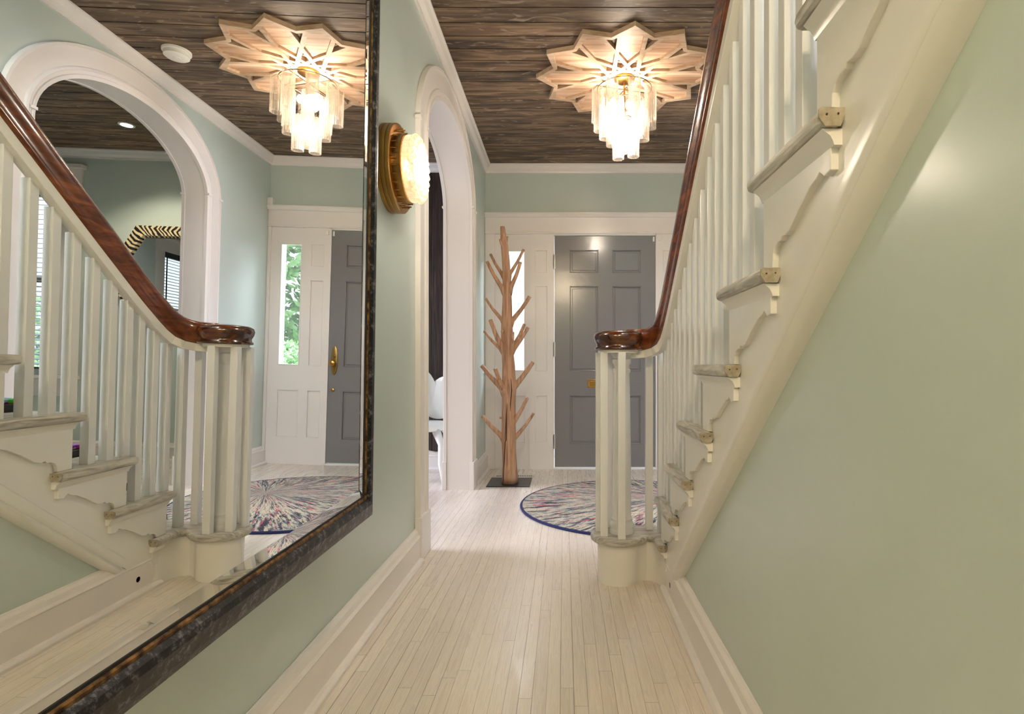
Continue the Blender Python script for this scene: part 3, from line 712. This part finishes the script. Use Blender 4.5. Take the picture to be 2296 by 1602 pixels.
# tread mats -----------------------------------------------------------
NAMES = ['lowest step', 'second step', 'third step', 'fourth step', 'fifth step']
for i, t in enumerate(TOP[:5]):
    y0 = (NEAR[i] + .11) if i else 2.40
    y0 = y0 if i else 2.395
    x0 = 0.56 if i else 0.53
    y1 = FAR[i] - .01
    r = root('stair_mat', (0.92, (y0 + y1) / 2, t), 'black and multicoloured yarn stair mat lying on the %s' % NAMES[i], 'stair mat', 'stair mats on the treads')
    MB().box(x0, 1.26, y0, y1, t, t + .026).obj('backing', 'black', r, .004)
    MB().box(x0 + .015, 1.245, y0 + .015, y1 - .01, t + .026, t + .042).obj('yarn_top', 'multi', r, .005)

# ================================================================== BIG MIRROR
A_, B_, M_ = .010715, -.0148036, .58082
nrm = Vector((1, A_, B_)).normalized()
ydir = Vector((0, 0, 1)).cross(nrm).normalized()      # horizontal in mirror plane, towards +Y
zdir = nrm.cross(ydir).normalized()
P0 = Vector((-M_, 0, H))
def mp(u, v, d): return P0 + ydir * u + zdir * (v - H) + nrm * d
U0, U1, V0, V1 = 0.29, 1.702, 0.527, 2.17
mr = root('wall_mirror', mp((U0 + U1) / 2, V0 - .075, 0), 'large wall mirror in a hammered dark bronze frame with gold inner edge', 'mirror')
m = MB(); R = []
for ins, d in ((.0, .0028), (.027, 0.0)):
    R.append([mp(U0 + ins, V0 + ins, d), mp(U1 - ins, V0 + ins, d), mp(U1 - ins, V1 - ins, d), mp(U0 + ins, V1 - ins, d)])
VV = [[m.bm.verts.new(p) for p in r] for r in R]
m.bm.faces.new(VV[1])
for j in range(4): m.bm.faces.new([VV[0][j], VV[0][(j + 1) % 4], VV[1][(j + 1) % 4], VV[1][j]])
# back of the pane so it is a solid sheet
BK = [m.bm.verts.new(p - nrm * .004) for p in R[0]]
m.bm.faces.new(BK[::-1])
for j in range(4): m.bm.faces.new([VV[0][j], BK[j], BK[(j + 1) % 4], VV[0][(j + 1) % 4]])
m.obj('mirror_glass', 'mirror', mr)
def rectring(prof):
    m = MB(); rings = []
    cs = [(U0, V0, -1, -1), (U1, V0, 1, -1), (U1, V1, 1, 1), (U0, V1, -1, 1)]
    for u, v, su, sv in cs + cs[:1]:
        rings.append([mp(u + su * a, v + sv * a, d) for a, d in prof])
    m.rings(rings, True, False); bmesh.ops.remove_doubles(m.bm, verts=m.bm.verts, dist=1e-6); return m
rectring([(-.001, -.004), (-.001, .0048), (.003, .0048), (.003, -.004)]).obj('inner_lip', 'black', mr)
rectring([(.003, -.004), (.003, .006), (.006, .009), (.011, .009), (.011, -.004)]).obj('gold_edge', 'gold', mr)
rectring([(.011, -.004), (.011, .010), (.018, .018), (.030, .020), (.060, .012), (.074, .006), (.077, .000), (.077, -.100), (.05, -.104), (.05, -.01)]).obj('frame', 'frame', mr)

# ================================================================== COAT TREE
TY = 4.415
def tp(x, y, dy=0): return ((x - CX) / F * TY, TY + dy, H + (CY - y) / F * TY)
ct = root('coat_tree', (-.428, TY, 0), 'bare wooden tree-trunk coat stand on a dark steel plate beside the front door', 'coat stand')
m = MB()
tr = [(1126.7, 508.5, 10), (1128.5, 525, 12), (1130, 543, 16), (1132.5, 560, 16.5), (1134, 580, 17), (1135.5, 610, 18), (1136, 634, 19), (1137, 675, 21), (1137, 705, 23), (1137, 727, 25), (1138, 760, 28), (1138.5, 780, 29), (1138.5, 799, 27), (1140, 820, 28), (1140, 842, 30), (1141, 870, 33), (1141, 904, 30), (1141, 950, 31), (1141, 980, 33), (1141, 1010, 31), (1142, 1048, 33), (1143, 1068, 36), (1143.5, 1086, 37)]
pts = []; rad = []
for x, y, ww in tr:
    pts.append(tp(x, y)); rad.append(ww / 2 / F * TY)
pts[-1] = (pts[-1][0], pts[-1][1], 0.006)
rings = []; rnd = random.Random(3)
for (p, r) in zip(pts, rad):
    rings.append([(p[0] + r * (1 + .05 * math.sin(3 * a + p[2] * 9)) * math.cos(a), p[1] + r * (1 + .06 * math.sin(2 * a + p[2] * 7)) * math.sin(a), p[2]) for a in [2 * PI * k / 20 for k in range(20)]])
m.rings(rings)
def br(bx, by, tx, ty, wpx, dy, low=False):
    oy = 780 if low else 490
    bx, tx = 1070 + bx / 4.853, 1070 + tx / 4.853; by, ty = oy + by / 4.853, oy + ty / 4.853
    r = wpx / 2 / F * TY
    cx0 = 1138 + (bx - 1138) * .3
    a = tp(cx0, by + 16, 0.0); b0 = tp(bx, by, dy * .25); c = tp(bx + (tx - bx) * .5 + (1 if tx < bx else -1) * -1.2, by + (ty - by) * .48, dy * .6); d = tp(tx, ty, dy)
    m.tube([a, b0, c, d], [r * 2.0, r * 1.35, r * 1.02, r * .95], 10)
for q in ((265, 600, 135, 375, 6.5, .06), (270, 760, 115, 480, 8, -.05), (355, 600, 500, 325, 6.5, .05), (370, 750, 478, 490, 8, -.06), (265, 1100, 85, 865, 7, .04), (385, 1110, 575, 855, 8.5, -.03),
          (270, 1400, 160, 1115, 9.5, -.09), (250, 1420, 70, 1225, 6.5, .03), (375, 1480, 405, 1250, 6, -.12), (400, 1380, 505, 1145, 8, .08), (400, 1420, 555, 1190, 8.5, -.03), (290, 330, 255, 245, 5, -.05), (300, 290, 322, 185, 5, .05), (250, 1380, 183, 1298, 4, .09)): br(*q)
for q in ((265, 440, 45, 195, 10.5, .02), (310, 480, 215, 230, 9.5, -.12), (400, 430, 605, 155, 10.5, .0), (410, 790, 550, 540, 8.5, -.08), (265, 960, 65, 740, 9, -.04), (430, 960, 610, 720, 7, .05)): br(*q, low=True)
m.sphere(tp(1128, 745, -.04), .014, 10); m.sphere(tp(1123, 937, -.02), .010, 10)
m.obj('trunk', 'tree', ct, smooth='all')
# the dark drying crack
m = MB(); ck = [(1147, 850, .5), (1148.5, 875, 1.3), (1146, 905, 1), (1145.5, 922, .3)]
def crack(ck):
    P = []
    for x, y, ww in ck:
        p = tp(x, y); c = Vector(tp(1141, y)); rr = .062; dx = p[0] - c.x; dyv = -math.sqrt(max(1e-5, (rr * .86) ** 2 - dx * dx)) - .004; P.append(((p[0], TY + dyv, p[2]), ww / F * TY))
    m.tube([a for a, _ in P], [max(.001, b_) for _, b_ in P], 6)
crack(ck); crack([(1139, 905, .4), (1137, 930, 1.1), (1136.5, 960, 1.9), (1136.5, 985, 1.2), (1134, 990, .9), (1132, 1025, 1.3), (1131, 1050, 1.2), (1130.5, 1080, 1.6)])
m.obj('crack', 'dot', ct)
MB().box(-.592, -.262, 4.285, 4.622, 0.0005, .007).obj('base_plate', 'plate', ct, .001)

# floor vent
fv = root('floor_vent', (-.42, 4.70, 0), 'white slotted floor register behind the coat stand', 'vent')
m = MB(); m.box(-.58, -.25, 4.655, 4.675, .0, .004); m.box(-.58, -.25, 4.735, 4.765, .0, .004); m.box(-.58, -.568, 4.66, 4.75, 0, .004); m.box(-.262, -.25, 4.66, 4.75, 0, .004)
x = -.568
while x < -.262: m.box(x, x + .007, 4.66, 4.75, 0, .004); x += .0148
m.obj('grille', 'plastic', fv); MB().box(-.57, -.26, 4.662, 4.748, .0002, .001).obj('slot_shade', 'black', fv)  # flat black sheet stands in for the shade below the slots

# rug
rg = root('area_rug', (.457, 3.745, 0), 'round multicoloured starburst rug with navy binding in front of the grey door', 'rug')
MB().lathe([(.738, .001), (.741, .008), (.735, .013), (.36, .0135), (.01, .0135)], (.457, 3.745, 0), 96).obj('pile', 'rug', rg, smooth=True, loc=(.457, 3.745, 0)).location = (0, 0, 0)
MB().lathe([(.732, .0005), (.744, .001), (.748, .007), (.744, .013), (.736, .0150), (.732, .012)], (.457, 3.745, 0), 96, caps=False).obj('binding', 'navy', rg, smooth=True)

# ================================================================== CEILING STAR + CHANDELIER
SC = Vector((.365, 3.462)); SR, SZ = .538, 2.669
sm = root('ceiling_medallion', (SC.x, SC.y, CZ), 'twelve-pointed pale wooden star medallion around the chandelier on the plank ceiling', 'ceiling medallion')
def pol(r, deg): a = math.radians(deg - 90); return (SC.x + r * math.cos(a), SC.y + r * math.sin(a))
vr = SR * .828
m = MB(); rings = []
outer = [pol(SR if i % 2 == 0 else vr, 15 * i) for i in range(24)]
inner = [pol(SR - .048 if i % 2 == 0 else vr - .024, 15 * i) for i in range(24)]
rr = []
for i in range(24):
    o_, n_ = outer[i], inner[i]
    rr.append([(o_[0], o_[1], SZ), (o_[0], o_[1], CZ), (n_[0], n_[1], CZ), (n_[0], n_[1], SZ)])
m.rings(rr + rr[:1], True, False); bmesh.ops.remove_doubles(m.bm, verts=m.bm.verts, dist=1e-6)
m.obj('border', 'star', sm)
m = MB()
def cx(a, b): return a[0] * b[1] - a[1] * b[0]
for kx in range(12):
    deg = kx * 30; a = math.radians(deg - 90); ax = (math.cos(a), math.sin(a)); pe = (-ax[1], ax[0])
    for sgn in (-1, 1):
        d0, d1 = .058, .082; off = .0003 * kx
        q = []
        for d, e0 in ((d0, SR - .9 * d0 - .024), (d1, SR - .9 * d1 - .024)):
            q.append((d, e0))
        st0 = -0.02
        poly = [(SC.x + ax[0] * st0 + pe[0] * sgn * d0, SC.y + ax[1] * st0 + pe[1] * sgn * d0), (SC.x + ax[0] * q[0][1] + pe[0] * sgn * d0, SC.y + ax[1] * q[0][1] + pe[1] * sgn * d0),
                (SC.x + ax[0] * q[1][1] + pe[0] * sgn * d1, SC.y + ax[1] * q[1][1] + pe[1] * sgn * d1), (SC.x + ax[0] * st0 + pe[0] * sgn * d1, SC.y + ax[1] * st0 + pe[1] * sgn * d1)]
        m.prism(poly, SZ + .001 + off * .5 + (.0002 if sgn > 0 else 0), CZ, 'Z')
m.obj('lattice', 'star', sm)
for kx in range(12):
    a = math.radians(kx * 30 - 90); ax = (math.cos(a), math.sin(a)); pe = (-ax[1], ax[0])
    def q(r, d): return (SC.x + ax[0] * r + pe[0] * d, SC.y + ax[1] * r + pe[1] * d)
    MB().prism([q(.16, 0), q(.27, .06), q(.445, .06), q(SR - .046, 0), q(.445, -.06), q(.27, -.06)], CZ - .010, CZ - .001, 'Z').obj('petal_panel', 'panel', sm)

ch = root('chandelier', (SC.x, SC.y, SZ), 'tiered chandelier of ribbed clear glass tubes hanging from the wooden star', 'chandelier')
MB().lathe([(.063, SZ - .001), (.063, SZ - .012), (.050, SZ - .020), (.012, SZ - .022)], (SC.x, SC.y, 0), 36).obj('canopy', 'brass', ch, smooth=True)
MB().lathe([(.006, SZ - .02), (.006, 2.30)], (SC.x, SC.y, 0), 12).obj('stem', 'brass', ch)
hoops = MB()
for rad_, z in ((.165, 2.60), (.112, 2.515), (.050, 2.42)):
    hoops.tube([(SC.x + rad_ * math.cos(2 * PI * i / 32), SC.y + rad_ * math.sin(2 * PI * i / 32), z) for i in range(33)], .003, 6)
    for q in range(4): hoops.tube([(SC.x, SC.y, z), (SC.x + rad_ * math.cos(PI / 2 * q + .3), SC.y + rad_ * math.sin(PI / 2 * q + .3), z)], .0025, 6)
hoops.obj('hoop_frame', 'wire', ch)
TL = .212
def glass_tube():
    m = MB(); md = lambda a: 1 + .06 * math.cos(14 * a)
    m.lathe([(.0335, 0), (.0345, -.006), (.0345, -TL + .004), (.0348, -TL), (.0312, -TL), (.0312, -.002)], (0, 0, 0), 84, caps=False, mod=md)
    return m.obj('glass_tube', 'tube', ch, smooth='all')
t0 = glass_tube(); t0.matrix_parent_inverse = Matrix()
first = True; h0 = MB().tube([(-.03, 0, -.004), (-.012, 0, .010), (0, 0, .016), (.012, 0, .010), (.03, 0, -.004)], .0012, 5).obj('hanging_wire', 'wire', t0); h0.matrix_parent_inverse = Matrix()
for rad_, z, cnt, ph in ((.170, 2.592, 8, .25), (.118, 2.505, 6, .1), (.056, 2.405, 3, PI / 2 + .62)):
    for q in range(cnt):
        a = ph + 2 * PI * q / cnt; px, py = SC.x + rad_ * math.cos(a), SC.y + rad_ * math.sin(a)
        lc = (px - SC.x, py - SC.y, z - SZ)
        if first: t0.location = lc; first = False
        else: tt = copyo(t0, ch, lc); copyo(h0, tt)
for q, (bx, by, bz) in enumerate(((-.10, -.06, 2.50), (.02, -.10, 2.47), (-.06, .08, 2.50), (-.02, -.03, 2.36), (.03, .02, 2.33))):
    MB().sphere((SC.x + bx * .75, SC.y + by * .75, bz), .017, 12, (1, 1, 1.5)).obj('bulb', 'bulb', ch, smooth=True)
lamp('chandelier_light_upper', 'POINT', (SC.x - .03, SC.y - .02, 2.47), 7, WARM, size=.05)
lamp('chandelier_light_lower', 'POINT', (SC.x, SC.y, 2.32), 21, WARM, size=.05)

# smoke detector
tag(MB().lathe([(.075, CZ), (.075, CZ - .012), (.066, CZ - .014), (.066, CZ - .034), (.058, CZ - .040), (.02, CZ - .041), (.018, CZ - .044), (.004, CZ - .044)], (1.068, 3.33, 0), 40).obj('smoke_detector', 'plastic', None, smooth=True), 'round white smoke detector on the plank ceiling near the wooden star', 'smoke detector')

# hall ceiling lamp behind the viewer (source of the warm foreground light)
hl = root('ceiling_lamp', (0, -.85, CZ), 'frosted dome ceiling lamp behind the viewer', 'ceiling lamp')
MB().lathe([(.15, CZ), (.15, CZ - .03)], (0, -.85, 0), 32).obj('rim', 'brass', hl)
MB().lathe([(.14, CZ - .03), (.13, CZ - .06), (.09, CZ - .09), (.03, CZ - .105)], (0, -.85, 0), 32).obj('lamp_dome', 'dome', hl, smooth=True)

# ================================================================== SCONCE
SY, SZ2 = 2.268, 1.702
sc = root('wall_sconce', (LX, SY, SZ2), 'round brass wall sconce with a bubbled glass shade beside the mirror', 'wall lamp')
MB().lathe([(.172, 0), (.172, .012), (.170, .014), (.172, .017), (.172, .030), (.170, .032), (.172, .035), (.172, .048), (.168, .050), (.125, .050)], (LX, SY, SZ2), 64, 'X').obj('back_plate', 'brass', sc, smooth=True)
MB().lathe([(.133, .050), (.133, .082), (.129, .084)], (LX, SY, SZ2), 56, 'X').obj('ring', 'brass', sc, smooth=True)
d0 = MB().tube([(0, 0, 0), (.020, 0, 0)], .0028, 6).obj('stud', 'brass', sc); d0.matrix_parent_inverse = Matrix()
for q in range(30):
    a = 2 * PI * q / 30; lc = (.050, .150 * math.cos(a), .150 * math.sin(a))
    if q == 0: d0.location = lc
    else: copyo(d0, sc, lc)

m = MB(); md = lambda a: 1 + .02 * math.cos(44 * a)
m.lathe([(.124, .082), (.127, .090), (.126, .118)], (LX, SY, SZ2), 132, 'X', caps=False, mod=md)
m.lathe([(.126, .118), (.112, .126), (.080, .132), (.040, .136), (.004, .137)], (LX, SY, SZ2), 48, 'X', caps=False)
for rad_, cnt, hh, br_ in ((.121, 26, .119, .014), (.098, 21, .127, .014), (.074, 16, .132, .014), (.050, 11, .135, .014), (.026, 6, .137, .014), (0, 1, .138, .014)):
    for q in range(cnt):
        a = 2 * PI * q / cnt + rad_ * 30
        m.sphere((LX + hh, SY + rad_ * math.cos(a), SZ2 + rad_ * math.sin(a)), br_, 10)
m.obj('glass_shade', 'bubble', sc, smooth='all')
MB().sphere((LX + .095, SY - .02, SZ2 - .03), .022, 12).obj('bulb', 'bulb2', sc, smooth=True)
lamp('sconce_light', 'POINT', (LX + .095, SY, SZ2), 1.5, WARM, size=.05)
lamp('sconce_light_front', 'POINT', (LX + .185, SY, SZ2), 4.5, WARM, size=.06)

# ================================================================== RIGHT ROOM THINGS
zm = root('zebra_mirror', (2.15, FY, 1.628), 'octagonal wall mirror with a zebra striped frame seen through the right arch', 'mirror')
oc = [(-.34, .418), (-.505, .14), (-.505, -.14), (-.34, -.418), (.34, -.418), (.505, -.14), (.505, .14), (.34, .418)]
m = MB(); rr = []
k1 = .82
for x, z in oc:
    ix, iz = x * (1 - .075 / .505), z * (1 - .082 / .418)
    rr.append([(2.15 + x, FY - .002, 1.628 + z), (2.15 + x, FY - .035, 1.628 + z), (2.15 + ix, FY - .022, 1.628 + iz), (2.15 + ix, FY - .002, 1.628 + iz)])
m.rings(rr + rr[:1], True, False); bmesh.ops.remove_doubles(m.bm, verts=m.bm.verts, dist=1e-6)
uvl = m.bm.loops.layers.uv.new('UVMap')
per = 0
for f in m.bm.faces:
    for l in f.loops:
        x, z = l.vert.co.x - 2.15, l.vert.co.z - 1.628
        rI = max(abs(x) / .505, abs(z) / .418)
        l[uvl].uv = (math.atan2(z, x) * .45 if True else 0, rI * .35)
# avoid the angular wrap on the faces at -X
for f in m.bm.faces:
    us = [l[uvl].uv[0] for l in f.loops]
    if max(us) - min(us) > 1.4:
        for l in f.loops:
            if l[uvl].uv[0] < 0: l[uvl].uv = (l[uvl].uv[0] + 2 * PI * .45, l[uvl].uv[1])
m.obj('zebra_frame', 'zebra', zm)
m = MB(); rr = []
for q, hgt in (((1.0), .004), ((.93), .012)):
    rr.append([(2.15 + x * (1 - .075 / .505) * q, FY - hgt, 1.628 + z * (1 - .082 / .418) * q) for x, z in oc])
m.rings(rr).obj('mirror_glass', 'mirror', zm)
rc = root('recessed_light', (2.174, 4.442, CZ), 'small round recessed ceiling light glowing in the right room', 'ceiling light')
MB().lathe([(.055, CZ), (.055, CZ - .006), (.040, CZ - .006), (.040, CZ)], (2.174, 4.442, 0), 32, caps=False).obj('trim_ring', 'plastic', rc)
MB().lathe([(.040, CZ - .001), (.002, CZ - .002)], (2.174, 4.442, 0), 32).obj('lens', 'can', rc)
lamp('recessed_spot', 'SPOT', (2.174, 4.442, CZ - .02), 30, (1, .88, .66), (0, 0, 0), .04)

# ================================================================== LEFT ROOM: carved chair
cc = root('carved_chair', (-1.16, 4.62, 0), 'white carved leaf-back chair against the dark plank wall, seen through the left arch', 'chair')
m = MB()
def leaf(c, ang, ln, wd, y):
    a = math.radians(ang); ax = (math.cos(a), math.sin(a)); pe = (-ax[1], ax[0]); n_ = 12
    L_ = []; R_ = []; Cc = []
    for i in range(n_ + 1):
        t = i / n_; wv = wd * math.sin(PI * min(1, t * .97 + .03)) ** .7
        px, pz = c[0] + ax[0] * ln * t, c[1] + ax[1] * ln * t
        Cc.append((px, y - .016, pz)); L_.append((px + pe[0] * wv, y, pz + pe[1] * wv)); R_.append((px - pe[0] * wv, y, pz - pe[1] * wv))
    m.rings([[l_, c_, r_, (c_[0], y + .02, c_[2])] for l_, c_, r_ in zip(L_, Cc, R_)])
for ang, ln, wd in ((90, .37, .085), (66, .36, .085), (114, .36, .085), (42, .31, .08), (138, .31, .08), (18, .25, .07), (162, .25, .07)):
    leaf((-1.16, .50), ang, ln, wd, 4.80 + .03 * abs(ang - 90) / 90)
m.tube([(-1.16, 4.79, .42), (-1.16, 4.785, .66), (-1.16, 4.79, .84)], [.02, .016, .008], 8)
m.obj('leaf_back', 'plastic', cc, smooth=True)
m = MB(); m.lathe([(.20, .395), (.235, .405), (.235, .44), (.20, .455), (.02, .45)], (-1.16, 4.62, 0), 28).obj('seat', 'plastic', cc, smooth=True)
for sx in (-1, 1):
    for sy in (-1, 1):
        MB().tube([(-1.16 + sx * .15, 4.62 + sy * .14, .40), (-1.16 + sx * .20, 4.62 + sy * .19, .30), (-1.16 + sx * .19, 4.62 + sy * .18, .15), (-1.16 + sx * .23, 4.62 + sy * .21, 0.0)], [.035, .026, .018, .022], 10).obj('leg', 'plastic', cc, smooth='all')
MB().tube([(-1.33, 4.47, .22), (-1.16, 4.46, .26), (-.99, 4.47, .22)], .014, 8).obj('stretcher', 'plastic', cc, smooth='all')

# ================================================================== OUTSIDE
struct(MB().box(-8, 12, FY + .16, 7.4, -.25, -.02).obj('porch_floor', 'porch'), 'pale porch floor outside', 'porch')
struct(MB().box(-20, 25, 7.4, 40, -.6, -.4).obj('lawn', 'grass'), 'green lawn outside', 'lawn')
for i, (x, lb) in enumerate(((2.23, 'white porch column seen through the right sidelight'), (-1.3, 'white porch column outside the left sidelight'))):
    tag(MB().lathe([(.15, -.02), (.15, .06), (.12, .08), (.11, 1.4), (.095, 2.6), (.13, 2.64), (.13, 2.75)], (x, 6.9, 0), 24).obj('porch_column', 'white', None, smooth=True), lb, 'column')
def bush(name, c, r, h, seed, label, cat, trunk=False):
    rt = root(name, (c[0], c[1], -.4), label, cat)
    rd = random.Random(seed); m = MB()
    for i in range(5200):
        u = rd.uniform(-1, 1); a = rd.uniform(0, 2 * PI); q = rd.uniform(.6, 1) ; s_ = math.sqrt(1 - u * u)
        p = Vector((c[0] + r * q * s_ * math.cos(a), c[1] + r * q * s_ * math.sin(a), c[2] + h * q * u))
        e = Vector((rd.uniform(-1, 1), rd.uniform(-1, 1), rd.uniform(-1, 1))).normalized(); f = e.cross(Vector((rd.uniform(-1, 1), .3, rd.uniform(-1, 1)))).normalized(); sz = r * rd.uniform(.035, .08)
        vs = [m.bm.verts.new(p + e * sz * x_ + f * sz * .5 * y_) for x_, y_ in ((-1, 0), (0, -1), (1, 0), (0, 1))]
        m.bm.faces.new(vs)
    m.obj('foliage', 'leaf', rt)
    MB().tube([(c[0], c[1], -.4), (c[0], c[1], c[2])], [.12 if trunk else .05, .05], 8).obj('stem', 'bark', rt)
bush('shrub', (2.72, 8.6, .35), .75, .85, 1, 'round green shrub outside the right sidelight', 'shrub')
bush('tree', (4.9, 14.0, 2.6), 2.4, 2.6, 2, 'leafy green tree outside beyond the right sidelight', 'tree', True)
bush('shrub', (6.9, 9.2, .6), 1.3, 1.2, 3, 'wide green shrub outside the blind-covered front window', 'shrub')
bush('shrub', (-1.4, 9.0, .3), .7, .7, 4, 'small green shrub outside the left sidelight', 'shrub')
